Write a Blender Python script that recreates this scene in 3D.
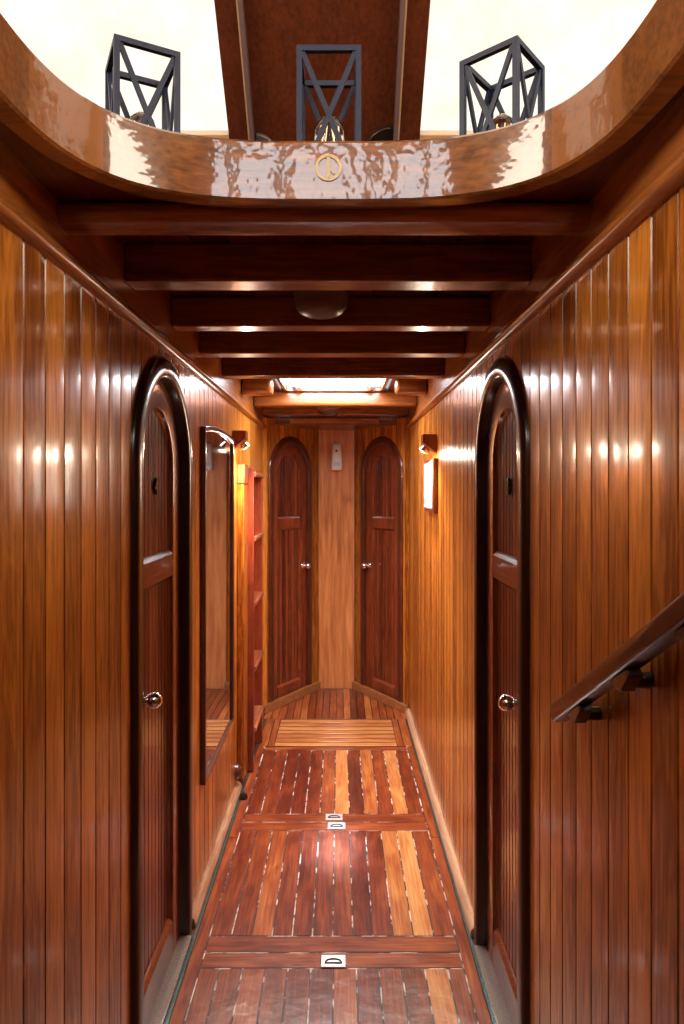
import bpy, math, random
from mathutils import Vector, Matrix
from mathutils.geometry import tessellate_polygon
PI = math.pi
S = bpy.context.scene
C = S.collection
for o in list(bpy.data.objects):
    bpy.data.objects.remove(o)

# ------------------------------------------------------------------ camera, world, exposure
EYE = 1.5
cam = bpy.data.cameras.new('camera')
cam.lens = 24; cam.sensor_width = 36; cam.sensor_fit = 'AUTO'
cam.shift_x = 2/1024; cam.shift_y = -22/1024
cam.clip_start = 0.02
cam_o = bpy.data.objects.new('camera', cam); C.objects.link(cam_o)
cam_o.location = (0, 0, EYE); cam_o.rotation_euler = (PI/2, 0, 0)
S.camera = cam_o
S.view_settings.view_transform = 'Standard'
S.view_settings.look = 'None'
S.view_settings.gamma = 1
S.view_settings.use_curve_mapping = False
S.view_settings.exposure = 0.18
w = bpy.data.worlds.new('world'); S.world = w; w.use_nodes = True
w.node_tree.nodes['Background'].inputs[0].default_value = (0.75, 0.85, 1, 1)
w.node_tree.nodes['Background'].inputs[1].default_value = 0.6

WINDOW_GLOW = 1.06     # backlit cream blinds of the wheelhouse
AFT_GLOW = 8.0         # added aft panes out of view, for daylight and streaks on the coaming
SIDE_GLOW = 14.0       # added side panes out of view, put in for more daylight
SKY_GLOW = 30.0        # corridor skylight
SPOT_W = 48.0          # reading lamps

def area(name, loc, rot, sx, sy, power, col):
    l = bpy.data.lights.new(name, 'AREA'); l.shape = 'RECTANGLE'; l.size = sx; l.size_y = sy
    l.energy = power; l.color = col
    o = bpy.data.objects.new(name, l); C.objects.link(o); o.location = loc; o.rotation_euler = rot
    return o

def daylight_beam():
    l = area('skylight_beam', (-0.035, 3.72, 2.075), (0, 0, 0), 0.18, 0.24, 0.75, (0.72, 0.86, 1.0))
    d = Vector((-0.03, 2.87, 0))-Vector((-0.035, 3.72, 2.075)); l.rotation_euler = d.to_track_quat('-Z', 'Y').to_euler(); l.data.spread = math.radians(7)
daylight_beam()

# ------------------------------------------------------------------ materials
def nodes(name):
    m = bpy.data.materials.new(name); m.use_nodes = True
    nt = m.node_tree; b = nt.nodes['Principled BSDF']
    return m, nt, b

def ramp(nt, fac, stops):
    r = nt.nodes.new('ShaderNodeValToRGB')
    e = r.color_ramp.elements
    while len(e) < len(stops): e.new(0.5)
    for i, (p, c) in enumerate(stops):
        e[i].position = p; e[i].color = (*c, 1)
    nt.links.new(fac, r.inputs[0])
    return r.outputs[0]

def math_n(nt, op, a, b=None, c=None):
    n = nt.nodes.new('ShaderNodeMath'); n.operation = op
    for i, v in enumerate((a, b, c)):
        if v is None: continue
        if isinstance(v, (int, float)): n.inputs[i].default_value = v
        else: nt.links.new(v, n.inputs[i])
    return n.outputs[0]

def wood(name, dark, light, axis='Z', grain=1.0, rough=0.28, coat=0.8, coat_rough=0.06, var=0.35,
         wobble=0.12, fig=0.35, knots=False, wscale=9, spec=0.3):
    """varnished wood, grain running along the given axis; each board varies by its 'wd' attribute"""
    m, nt, b = nodes(name)
    tc = nt.nodes.new('ShaderNodeTexCoord')
    at = nt.nodes.new('ShaderNodeAttribute'); at.attribute_name = 'wd'
    sep = nt.nodes.new('ShaderNodeSeparateXYZ'); nt.links.new(at.outputs['Vector'], sep.inputs[0])
    tone, seed = sep.outputs[0], sep.outputs[1]
    def noise(sc, scale, detail, dist=0.0, rgh=0.55):
        mp = nt.nodes.new('ShaderNodeMapping'); mp.inputs['Scale'].default_value = sc
        nt.links.new(tc.outputs['Object'], mp.inputs[0])
        n = nt.nodes.new('ShaderNodeTexNoise'); n.noise_dimensions = '4D'
        n.inputs['Scale'].default_value = scale; n.inputs['Detail'].default_value = detail
        n.inputs['Distortion'].default_value = dist; n.inputs['Roughness'].default_value = rgh
        nt.links.new(mp.outputs[0], n.inputs['Vector'])
        nt.links.new(math_n(nt, 'MULTIPLY', seed, 9.0), n.inputs['W'])
        return n.outputs[0]
    k = {'X': (0.06, 1, 1), 'Y': (1, 0.06, 1), 'Z': (1, 1, 0.06)}[axis]
    k2 = {'X': (0.2, 1, 1), 'Y': (1, 0.2, 1), 'Z': (1, 1, 0.2)}[axis]
    fine = noise(k, 110*grain, 4)
    broad = noise(k2, 11*grain, 3, 1.3)
    # growth-ring figure
    rings = math_n(nt, 'SINE', math_n(nt, 'MULTIPLY', broad, 34.0))
    f = math_n(nt, 'MULTIPLY_ADD', rings, 0.22*fig/0.35*0.5, math_n(nt, 'MULTIPLY_ADD', fine, 1.7, -0.85))
    f = math_n(nt, 'ADD', f, math_n(nt, 'MULTIPLY_ADD', broad, 0.8, 0.1))
    f = math_n(nt, 'MULTIPLY_ADD', tone, var, f)
    if knots:
        mp = nt.nodes.new('ShaderNodeVectorMath'); mp.operation = 'DISTANCE'; mp.inputs[1].default_value = (0.066, 5.15, 1.425)
        nt.links.new(tc.outputs['Object'], mp.inputs[0])
        kn = math_n(nt, 'DIVIDE', 0.0010, math_n(nt, 'ADD', math_n(nt, 'POWER', mp.outputs['Value'], 2.0), 0.0010))
        f = math_n(nt, 'MULTIPLY_ADD', kn, -0.5, f)
    mid = tuple((dark[i]*0.5+light[i]*0.5) for i in range(3))
    col = ramp(nt, f, [(0.08, dark), (0.5, mid), (0.92, light)])
    nt.links.new(col, b.inputs['Base Color'])
    b.inputs['Roughness'].default_value = rough
    b.inputs['Coat Weight'].default_value = coat
    b.inputs['Coat Roughness'].default_value = coat_rough
    b.inputs['Specular IOR Level'].default_value = spec
    mpw = nt.nodes.new('ShaderNodeMapping'); nt.links.new(tc.outputs['Object'], mpw.inputs[0])
    wn = nt.nodes.new('ShaderNodeTexNoise'); wn.inputs['Scale'].default_value = wscale; wn.inputs['Detail'].default_value = 2
    nt.links.new(mpw.outputs[0], wn.inputs['Vector'])
    h = math_n(nt, 'MULTIPLY_ADD', fine, 0.03, wn.outputs[0])
    bp = nt.nodes.new('ShaderNodeBump'); bp.inputs['Strength'].default_value = wobble; bp.inputs['Distance'].default_value = 0.01
    nt.links.new(h, bp.inputs['Height']); nt.links.new(bp.outputs[0], b.inputs['Normal'])
    nt.links.new(bp.outputs[0], b.inputs['Coat Normal'])
    return m

def plain(name, col, rough=0.5, metal=0.0, coat=0.0, spec=0.5, mottle=0.0):
    m, nt, b = nodes(name)
    b.inputs['Base Color'].default_value = (*col, 1)
    if mottle:
        n = nt.nodes.new('ShaderNodeTexNoise'); n.inputs['Scale'].default_value = 60; n.inputs['Detail'].default_value = 3
        c = ramp(nt, n.outputs[0], [(0.35, tuple(v*(1-mottle) for v in col)), (0.65, col)])
        nt.links.new(c, b.inputs['Base Color'])
    b.inputs['Roughness'].default_value = rough
    b.inputs['Metallic'].default_value = metal
    b.inputs['Coat Weight'].default_value = coat
    b.inputs['Specular IOR Level'].default_value = spec
    return m

def glow(name, col, strength, mottle=0.0, scale=20):
    m, nt, b = nodes(name)
    b.inputs['Base Color'].default_value = (*[c*0.5 for c in col], 1)
    b.inputs['Roughness'].default_value = 0.6
    b.inputs['Emission Color'].default_value = (*col, 1)
    b.inputs['Emission Strength'].default_value = strength
    if mottle:
        n = nt.nodes.new('ShaderNodeTexNoise'); n.inputs['Scale'].default_value = scale; n.inputs['Detail'].default_value = 5
        tc = nt.nodes.new('ShaderNodeTexCoord'); nt.links.new(tc.outputs['Object'], n.inputs[0])
        c = ramp(nt, n.outputs[0], [(0.3, tuple(v*(1-mottle*(1+i)*0.6) for i, v in enumerate(col))), (0.6, col)])
        nt.links.new(c, b.inputs['Emission Color'])
    return m

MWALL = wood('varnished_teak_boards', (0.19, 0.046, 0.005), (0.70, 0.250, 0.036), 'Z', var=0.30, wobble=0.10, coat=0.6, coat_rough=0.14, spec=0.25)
MPILAR = wood('figured_light_board', (0.34, 0.095, 0.030), (0.74, 0.29, 0.10), 'Z', grain=0.4, var=0.2, fig=0.25, knots=True)
MDOOR = wood('dark_mahogany', (0.060, 0.010, 0.005), (0.27, 0.055, 0.020), 'Z', var=0.4, coat=1.0, coat_rough=0.05)
MFRAME = wood('door_frame_mahogany', (0.008, 0.003, 0.003), (0.040, 0.009, 0.006), 'Z', var=0.1, coat=0.55, coat_rough=0.12)
MFRAME2 = wood('end_door_frame_mahogany', (0.030, 0.007, 0.004), (0.13, 0.028, 0.012), 'Z', var=0.2, coat=0.9, coat_rough=0.08)
MRAIL = wood('door_rail_wood', (0.12, 0.028, 0.010), (0.36, 0.10, 0.035), 'X', var=0.3, coat=1.0)  # lighter than the leaf: light on the middle rail put into its colour
MBEAM = wood('beam_wood', (0.12, 0.030, 0.007), (0.38, 0.115, 0.024), 'X', var=0.2, coat=0.7, coat_rough=0.12)
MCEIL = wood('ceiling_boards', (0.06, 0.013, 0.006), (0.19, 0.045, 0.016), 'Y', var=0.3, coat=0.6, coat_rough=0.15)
MFASC = wood('fascia_wood', (0.19, 0.052, 0.010), (0.46, 0.155, 0.032), 'Y', var=0.2, coat=0.5, coat_rough=0.2)
MCOAM = wood('coaming_wood', (0.09, 0.028, 0.006), (0.31, 0.105, 0.020), 'X', var=0.5, coat=1.0, coat_rough=0.05, wobble=0.09, wscale=30, fig=0.15)
MPANEL = wood('wheelhouse_panel', (0.055, 0.011, 0.004), (0.15, 0.032, 0.009), 'Z', fig=0.05, var=0.2, coat=0.5, coat_rough=0.2)
MLAD = wood('ladder_wood', (0.09, 0.014, 0.008), (0.28, 0.050, 0.024), 'Z', var=0.3, coat=0.9)
MLADS = wood('ladder_step_wood', (0.22, 0.06, 0.03), (0.52, 0.18, 0.09), 'Y', var=0.3, coat=0.9)
MHAND = wood('handrail_wood', (0.012, 0.004, 0.004), (0.045, 0.012, 0.009), 'Y', var=0.2, coat=1.0, coat_rough=0.08)
MBASE = wood('baseboard_wood', (0.34, 0.17, 0.10), (0.72, 0.46, 0.30), 'Y', var=0.3, rough=0.35, coat=0.7)
MSILL = wood('sill_wood', (0.20, 0.07, 0.025), (0.46, 0.19, 0.075), 'X', var=0.3, coat=0.8)
MTHRESH = plain('worn_threshold', (0.34, 0.27, 0.24), 0.25, coat=0.8, mottle=0.5)  # mottled pale grey paints the white-blue reflections at the door foot
MBRACK = wood('lamp_bracket_wood', (0.14, 0.03, 0.012), (0.34, 0.08, 0.03), 'Z', var=0.2)
MDARKB = wood('mirror_frame_wood', (0.04, 0.012, 0.009), (0.13, 0.04, 0.025), 'Z', var=0.2, coat=1.0)

def floor_wood(name, axis):
    """planks whose own colour ranges from dark red to pale tan (tone 0..1)"""
    m, nt, b = nodes(name)
    tc = nt.nodes.new('ShaderNodeTexCoord')
    at = nt.nodes.new('ShaderNodeAttribute'); at.attribute_name = 'wd'
    sep = nt.nodes.new('ShaderNodeSeparateXYZ'); nt.links.new(at.outputs['Vector'], sep.inputs[0])
    outs = []
    for sc, scale, det in (((1, .05, 1) if axis == 'Y' else (.05, 1, 1), 120, 4), ((1, .3, 1) if axis == 'Y' else (.3, 1, 1), 16, 3)):
        mp = nt.nodes.new('ShaderNodeMapping'); mp.inputs['Scale'].default_value = sc
        nt.links.new(tc.outputs['Object'], mp.inputs[0])
        n = nt.nodes.new('ShaderNodeTexNoise'); n.noise_dimensions = '4D'; n.inputs['Scale'].default_value = scale
        n.inputs['Detail'].default_value = det; n.inputs['Distortion'].default_value = 0.6
        nt.links.new(mp.outputs[0], n.inputs['Vector']); nt.links.new(math_n(nt, 'MULTIPLY', sep.outputs[1], 7.0), n.inputs['W'])
        outs.append(n.outputs[0])
    f = math_n(nt, 'MULTIPLY_ADD', outs[0], 0.75, math_n(nt, 'MULTIPLY_ADD', outs[1], 0.7, -0.725))
    f = math_n(nt, 'ADD', f, sep.outputs[0])
    c = ramp(nt, f, [(0.0, (0.050, 0.009, 0.006)), (0.25, (0.17, 0.028, 0.012)), (0.5, (0.36, 0.085, 0.026)),
                     (0.75, (0.60, 0.23, 0.070)), (1.0, (0.80, 0.42, 0.16))])
    nt.links.new(c, b.inputs['Base Color'])
    b.inputs['Roughness'].default_value = 0.3
    b.inputs['Coat Weight'].default_value = 0.9; b.inputs['Coat Roughness'].default_value = 0.10
    wn = nt.nodes.new('ShaderNodeTexNoise'); wn.inputs['Scale'].default_value = 14; wn.inputs['Detail'].default_value = 3
    nt.links.new(tc.outputs['Object'], wn.inputs['Vector'])
    bp = nt.nodes.new('ShaderNodeBump'); bp.inputs['Strength'].default_value = 0.25; bp.inputs['Distance'].default_value = 0.01
    nt.links.new(wn.outputs[0], bp.inputs['Height']); nt.links.new(bp.outputs[0], b.inputs['Normal']); nt.links.new(bp.outputs[0], b.inputs['Coat Normal'])
    return m
MFLOOR = floor_wood('floor_planks', 'Y')
MFLOORX = floor_wood('floor_cross_boards', 'X')

def caulk_mat():
    m, nt, b = nodes('worn_caulking')
    n = nt.nodes.new('ShaderNodeTexNoise'); n.inputs['Scale'].default_value = 15; n.inputs['Detail'].default_value = 4
    tc = nt.nodes.new('ShaderNodeTexCoord'); nt.links.new(tc.outputs['Object'], n.inputs[0])
    c = ramp(nt, n.outputs[0], [(0.50, (0.03, 0.02, 0.018)), (0.58, (0.55, 0.52, 0.48)), (0.7, (0.8, 0.78, 0.74))])
    nt.links.new(c, b.inputs['Base Color']); b.inputs['Roughness'].default_value = 0.5
    return m
MCAULK = caulk_mat()
MCAULKD = plain('dark_caulking', (0.03, 0.018, 0.014), 0.5)
MCHROME = plain('chrome', (0.85, 0.86, 0.88), 0.08, 1.0)
MSTEEL = plain('brushed_steel', (0.80, 0.81, 0.84), 0.4, 0.6)
MSTRIP = plain('steel_edge_strip', (0.22, 0.40, 0.42), 0.22, 0.8, mottle=0.5)
MMIRROR = plain('mirror_glass', (0.62, 0.70, 0.84), 0.03, 1.0)
MBLACK = plain('black_iron', (0.008, 0.013, 0.040), 0.5, 0.0)  # bluish reflection of the sky put into the iron colour
MDARK = plain('dark_bronze', (0.05, 0.035, 0.03), 0.3, 0.8)
MWHITE = plain('white_plastic', (0.80, 0.78, 0.80), 0.3, coat=0.3)
MSENS = plain('dark_sensor', (0.10, 0.03, 0.03), 0.3)
MBLUE = plain('pale_blue_plastic', (0.45, 0.62, 0.85), 0.4)
MPAPER = plain('white_paper', (0.85, 0.85, 0.83), 0.5)
MINK = plain('blue_ink', (0.05, 0.22, 0.45), 0.5)
MGREY = plain('grey_border', (0.25, 0.16, 0.16), 0.4)
MGOLD = plain('brass_inlay', (0.50, 0.33, 0.16), 0.35, 0.3)
MMAUVE = plain('varnished_track', (0.22, 0.13, 0.12), 0.3, 0.3, coat=0.5)
MGREYM = plain('grey_metal', (0.16, 0.14, 0.15), 0.4, 0.5)
MTRACK = plain('pale_track_edge', (0.62, 0.38, 0.2), 0.3, 0.0, coat=0.5)
MCREAM = plain('cream_lining', (0.75, 0.66, 0.50), 0.7)
MBLIND = glow('backlit_cream_blind', (1.0, 0.93, 0.82), WINDOW_GLOW, 0.12, 9)
MBLIND.node_tree.nodes['Principled BSDF'].inputs['Base Color'].default_value = (0.12, 0.10, 0.07, 1)
MBLIND.node_tree.nodes['Principled BSDF'].inputs['Specular IOR Level'].default_value = 0.1
MAFT = glow('daylit_window_pane', (0.86, 0.94, 1.0), AFT_GLOW)  # glow of the added aft panes, out of view
MSIDE = glow('bright_side_window_pane', (1.0, 0.90, 0.74), SIDE_GLOW)  # glow of the added side panes, out of view
MSKY = glow('frosted_skylight_pane', (0.90, 0.95, 1.0), SKY_GLOW)
MBULB = glow('lamp_face', (1.0, 0.90, 0.78), 60)
MFIL = glow('glowing_filament', (1.0, 0.62, 0.28), 1.6)

def glass_mat(name, rough, col=(1, 1, 1)):
    m, nt, b = nodes(name)
    b.inputs['Base Color'].default_value = (*col, 1)
    b.inputs['Transmission Weight'].default_value = 1.0
    b.inputs['Roughness'].default_value = rough; b.inputs['IOR'].default_value = 1.45
    return m
MGLASS = glass_mat('clear_bulb_glass', 0.0, (1, 0.95, 0.88))
MDOME = glass_mat('frosted_dome_glass', 0.35, (0.95, 0.9, 0.85))

# ------------------------------------------------------------------ mesh helpers
class MB:
    def __init__(self): self.v = []; self.f = []; self.w = []; self.m = []
    def add(self, vs, fs, wd=(0, 0, 0), mi=0):
        n = len(self.v); self.v += [tuple(p) for p in vs]
        for f in fs:
            self.f.append(tuple(i+n for i in f)); self.w.append(wd); self.m.append(mi)
    def box(self, a, b, wd=(0, 0, 0), mi=0):
        x0, y0, z0 = [min(a[i], b[i]) for i in range(3)]; x1, y1, z1 = [max(a[i], b[i]) for i in range(3)]
        self.add([(x0,y0,z0),(x1,y0,z0),(x1,y1,z0),(x0,y1,z0),(x0,y0,z1),(x1,y0,z1),(x1,y1,z1),(x0,y1,z1)],
                 [(0,3,2,1),(4,5,6,7),(0,1,5,4),(1,2,6,5),(2,3,7,6),(3,0,4,7)], wd, mi)
    def prism(self, pts_a, pts_b, wd=(0, 0, 0), mi=0):
        """two matching closed loops of 3-D points joined by sides"""
        n = len(pts_a)
        fs = [tuple(range(n))[::-1], tuple(range(n, 2*n))] + [(i, (i+1) % n, n+(i+1) % n, n+i) for i in range(n)]
        self.add(list(pts_a)+list(pts_b), fs, wd, mi)
    def sweep(self, frames, prof, wd=(0, 0, 0), closed=False, mi=0, wds=None):
        """frames: (origin, U, V); prof: closed 2-D loop"""
        n = len(prof); k = len(frames); vs = []
        for (o, U, V) in frames:
            for (a, b) in prof: vs.append(Vector(o)+Vector(U)*a+Vector(V)*b)
        segs = k if closed else k-1
        base = len(self.v); self.v += [tuple(p) for p in vs]
        for i in range(segs):
            j = (i+1) % k
            for q in range(n):
                r = (q+1) % n
                self.f.append((base+i*n+q, base+i*n+r, base+j*n+r, base+j*n+q)); self.w.append(wds[i] if wds else wd); self.m.append(mi)
        if not closed:
            self.f.append(tuple(base+q for q in range(n))[::-1]); self.w.append(wd); self.m.append(mi)
            self.f.append(tuple(base+(k-1)*n+q for q in range(n))); self.w.append(wd); self.m.append(mi)
    def bar(self, p, q, a, b, up=(0, 0, 1), wd=(0, 0, 0), mi=0):
        p = Vector(p); q = Vector(q); d = (q-p).normalized(); up = Vector(up)
        if abs(d.dot(up)) > 0.95: up = Vector((1, 0, 0))
        U = d.cross(up).normalized(); V = U.cross(d)
        pr = [(-a/2, -b/2), (a/2, -b/2), (a/2, b/2), (-a/2, b/2)]
        self.sweep([(p, U, V), (q, U, V)], pr, wd, mi=mi)
    def tube(self, pts, r, seg=10, closed=False, wd=(0, 0, 0), mi=0):
        pts = [Vector(p) for p in pts]; fr = []; n = len(pts)
        U = None
        for i, p in enumerate(pts):
            a = pts[(i-1) % n] if (closed or i) else p
            b = pts[(i+1) % n] if (closed or i < n-1) else p
            d = (b-a).normalized()
            if U is None:
                U = d.orthogonal().normalized()
            U = (U-d*U.dot(d)).normalized(); V = d.cross(U)
            fr.append((p, U, V))
        rr = r if callable(r) else (lambda t: r)
        pr = [(math.cos(2*PI*k/seg), math.sin(2*PI*k/seg)) for k in range(seg)]
        fr = [(p, U*rr(i/(n-1)), V*rr(i/(n-1))) for i, (p, U, V) in enumerate(fr)]
        self.sweep(fr, pr, wd, closed, mi)
    def lathe(self, prof, o=(0, 0, 0), axis=(0, 0, 1), seg=24, wd=(0, 0, 0), mi=0, ang=(0, 2*PI)):
        A = Vector(axis).normalized(); U = A.orthogonal().normalized(); V = A.cross(U); o = Vector(o)
        vs = []; n = len(prof)
        for k in range(seg):
            t = 2*PI*k/seg; D = U*math.cos(t)+V*math.sin(t)
            for (r, h) in prof: vs.append(o+D*r+A*h)
        fs = []
        for k in range(seg):
            j = (k+1) % seg
            for q in range(n-1): fs.append((k*n+q, j*n+q, j*n+q+1, k*n+q+1))
        if prof[0][0] > 1e-6: fs.append(tuple(k*n for k in range(seg))[::-1])
        if prof[-1][0] > 1e-6: fs.append(tuple(k*n+n-1 for k in range(seg)))
        self.add(vs, fs, wd, mi)
    def build(self, name, mat, parent=None, bevel=0, seg=2, sharp=35, smooth=True):
        me = bpy.data.meshes.new(name); me.from_pydata(self.v, [], self.f)
        ca = me.color_attributes.new('wd', 'FLOAT_COLOR', 'CORNER')
        data = []
        for p in me.polygons:
            wd = self.w[p.index]
            data += [wd[0], wd[1], wd[2], 1.0]*p.loop_total
        ca.data.foreach_set('color', data)
        mats = mat if isinstance(mat, (list, tuple)) else [mat]
        for m in mats: me.materials.append(m)
        me.polygons.foreach_set('material_index', self.m)
        me.validate()
        import bmesh
        bm = bmesh.new(); bm.from_mesh(me)
        bmesh.ops.remove_doubles(bm, verts=bm.verts, dist=1e-6)
        bmesh.ops.recalc_face_normals(bm, faces=bm.faces)
        bm.to_mesh(me); bm.free()
        if smooth:
            me.polygons.foreach_set('use_smooth', [True]*len(me.polygons))
            me.set_sharp_from_angle(angle=math.radians(sharp))
        o = bpy.data.objects.new(name, me); C.objects.link(o)
        if parent: o.parent = parent
        if bevel:
            md = o.modifiers.new('bevel', 'BEVEL'); md.width = bevel; md.segments = seg
            md.limit_method = 'ANGLE'; md.angle_limit = math.radians(40)
        return o

def tag(o, label, cat=None, group=None, kind=None):
    o['label'] = label
    if cat: o['category'] = cat
    if group: o['group'] = group
    if kind: o['kind'] = kind
    return o
def empty(name, loc, rz=0):
    o = bpy.data.objects.new(name, None); C.objects.link(o); o.location = loc; o.rotation_euler = (0, 0, rz)
    o.empty_display_size = 0.1
    return o
def boxobj(name, a, b, mat, parent=None, bevel=0.002, wd=(0, 0, 0)):
    m = MB(); m.box(a, b, wd); return m.build(name, mat, parent, bevel)

def boards(mb, u0, u1, pitch, zb, zt, fn, g=0.004, gw=0.003, cup=0.0007, rnd=None, brk=(), tilt=0.0, tone=1.0, gtone=-1.2, off=0.0):
    """tongue-and-groove boards as one surface; fn(u, n, z) -> xyz"""
    rnd = rnd or random.Random(1)
    u = u0 - off
    while u < u1-1e-6:
        a, b = u, u+pitch
        wd = (rnd.uniform(-1, 1)*tone, rnd.random(), 0); tl = rnd.uniform(-tilt, tilt); sd = wd[1]
        def nn(x):
            t = (x-a)/(b-a)
            if t*pitch < gw: return -g*(1-t*pitch/gw)
            if (1-t)*pitch < gw: return -g*(1-(1-t)*pitch/gw)
            return cup*(1-(2*t-1)**2)+tl*(t-0.5)*pitch
        xs = [a, a+gw] + [a+gw+(b-a-2*gw)*k/6 for k in range(1, 6)] + [b-gw, b]
        for e in brk:
            if a < e < b: xs += [e-1e-4, e+1e-4]
        xs = sorted(min(max(x, u0), u1) for x in xs)
        for p, q in zip(xs, xs[1:]):
            if q-p < 1e-7: continue
            b0, b1, t0, t1 = zb(p), zb(q), zt(p), zt(q)
            if t0 <= b0 and t1 <= b1: continue
            gr = (q-a) <= gw+1e-6 or (b-p) <= gw+1e-6
            mb.add([fn(p, nn(p), b0), fn(q, nn(q), b1), fn(q, nn(q), max(t1, b1)), fn(p, nn(p), max(t0, b0))], [(0, 1, 2, 3)],
                   (gtone if gr else wd[0], sd, 0))
        u = b

# ------------------------------------------------------------------ corridor dimensions
XL, XR = -0.52, 0.463
YC, YP = 4.58, 5.18          # where the end walls begin; the pillar between them
PL, PR = -0.163, 0.106
ZT = 1.925                   # top of the boarded walls
ZB = 2.0                     # underside of beams
ZC = 2.09                    # ceiling
Y0 = -1.0                    # aft end

# side doors: (centre Y, inner half-width, frame width)
DL = dict(c=2.02, r=0.26, w=0.067, s=1.569)
DR = dict(c=1.98, r=0.25, w=0.064, s=1.572)
def hole(c, r, s):
    def zb(u):
        d = abs(u-c)
        return s+math.sqrt(max(r*r-d*d, 0)) if d < r else 0.0
    return zb
rnd = random.Random(5)
m = MB(); R = DL['r']+0.03
boards(m, Y0, YC, 0.083, hole(DL['c'], R, DL['s']), lambda u: ZT, lambda u, n, z: (XL+n, u, z), rnd=rnd, brk=(DL['c']-R, DL['c']+R), tilt=0.012, off=0.036)
m.box((XL-0.10, Y0, -0.02), (XL-0.07, YC+0.6, 2.1))
tag(m.build('wall_left', MWALL, sharp=25), 'left corridor wall of vertical varnished teak boards', kind='structure')
m = MB(); R2 = DR['r']+0.03
boards(m, Y0, YC, 0.081, hole(DR['c'], R2, DR['s']), lambda u: ZT, lambda u, n, z: (XR-n, u, z), rnd=rnd, brk=(DR['c']-R2, DR['c']+R2), tilt=0.012, off=0.01)
m.box((XR+0.10, Y0, -0.02), (XR+0.07, YC+0.6, 2.1))
tag(m.build('wall_right', MWALL, sharp=25), 'right corridor wall of vertical varnished teak boards', kind='structure')

# slanted end walls with the end doors
TH = math.atan2(YP-YC, PL-XL); LEN = math.hypot(YP-YC, PL-XL)
def end_wall(name, A, th, c, r, s, label):
    ca, sa = math.cos(th), math.sin(th)
    def fn(u, n, z): return (A[0]+u*ca+n*sa, A[1]+u*sa-n*ca, z)
    mb = MB()
    boards(mb, 0, LEN, 0.05, hole(c, r+0.025, s), lambda u: 1.99, fn, rnd=rnd, brk=(c-r-0.025, c+r+0.025), g=0.003, gw=0.002, cup=0.0003)
    a = [fn(-0.1, -0.08, 0), fn(LEN+0.15, -0.08, 0), fn(LEN+0.15, -0.10, 0), fn(-0.1, -0.10, 0)]
    mb.prism(a, [(p[0], p[1], 2.1) for p in a])
    tag(mb.build(name, MWALL, sharp=25), label, kind='structure')
    return fn
fnl = end_wall('wall_end_left', (XL, YC), TH, 0.335, 0.222, 1.612, 'slanted boarded wall at the left end of the corridor')
fnr = end_wall('wall_end_right', (PR, YP), -TH, LEN-0.335, 0.222, 1.612, 'slanted boarded wall at the right end of the corridor')
m = MB(); m.box((PL, YP-0.03, 0), (PR, YP+0.08, 2.0))
tag(m.build('wall_end_pillar', MPILAR, bevel=0.004), 'broad pale figured wooden board between the two end doors', kind='structure')
m = MB(); m.box((-1.0, Y0-0.04, -0.02), (1.0, Y0, 2.1))
tag(m.build('wall_back', MPANEL, bevel=0.003), 'plain wooden bulkhead behind the viewer', kind='structure')

# ------------------------------------------------------------------ ceiling, fascia, beams
m = MB()
k = 0
x = XL-0.1
while x < XR+0.1:
    tn = (rnd.uniform(-1, 1), rnd.random(), 0)
    x2 = min(x+0.09, XR+0.1)
    if x2 > -0.345 and x < 0.275:        # cut round the skylight opening
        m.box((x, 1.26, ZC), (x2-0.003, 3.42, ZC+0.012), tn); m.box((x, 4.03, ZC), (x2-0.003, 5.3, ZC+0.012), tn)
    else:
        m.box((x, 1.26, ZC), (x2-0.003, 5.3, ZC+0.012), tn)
    x = x2
tag(m.build('ceiling', MCEIL, bevel=0), 'dark boarded corridor ceiling between the beams', kind='structure')

def fascia(name, xs, sgn, label):
    m = MB()
    pr = [(0, ZT-0.02), (0.016, ZT-0.02), (0.016, ZC+0.02), (0, ZC+0.02)]
    def fr(y): return ((xs, y, 0), (sgn, 0, 0), (0, 0, 1))
    m.sweep([fr(Y0), fr(YC+0.1)], [(-0.1, ZT), (0.004, ZT), (0.004, ZC+0.012), (-0.1, ZC+0.012)])
    return tag(m.build(name, MFASC, bevel=0.002), label, kind='structure')
fascia('trim_1', XL, 1, 'flat fascia board above the left wall')
fascia('trim_2', XR, -1, 'flat fascia board above the right wall')
def rail(name, xs, sgn, label):
    m = MB(); pr = []
    for k in range(9):
        t = -PI/2+PI*k/8; pr.append((0.004+0.020*math.cos(t), ZT+0.002+0.016*math.sin(t)))
    pr += [(-0.01, ZT+0.018), (-0.01, ZT-0.014)]
    m.sweep([((xs, y, 0), (sgn, 0, 0), (0, 0, 1)) for y in (Y0, YC+0.04)], pr)
    return tag(m.build(name, MFASC, sharp=50), label, kind='structure')
rail('trim_3', XL, 1, 'half-round moulding along the top of the left boarded wall')
rail('trim_4', XR, -1, 'half-round moulding along the top of the right boarded wall')

def beam(name, y0, y1, label, x0=XL+0.004, x1=XR-0.004, z0=ZB, mat=None, ze=0.0, bev=0.006):
    m = MB(); m.box((x0, y0, z0), (x1, y1, ZC), (rnd.uniform(-1, 1), rnd.random(), 0))
    return tag(m.build(name, mat or MBEAM, bevel=bev, seg=3), label, kind='structure')
names = ['second', 'third', 'fourth', 'fifth']
for i, (a, b) in enumerate(((1.632, 1.715), (2.083, 2.155), (2.50, 2.58), (2.99, 3.075))):
    beam('trim_%d' % (i+5), a, b, '%s dark crossbeam of the ceiling from the coaming' % names[i])
beam('trim_9', 3.55, 3.65, 'short rounded beam stub left of the skylight', XL+0.004, -0.353, bev=0.02)
beam('trim_10', 3.55, 3.65, 'short rounded beam stub right of the skylight', 0.29, XR-0.004, bev=0.02)
beam('trim_11', 4.05, 4.15, 'crossbeam just beyond the skylight', bev=0.015)
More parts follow.
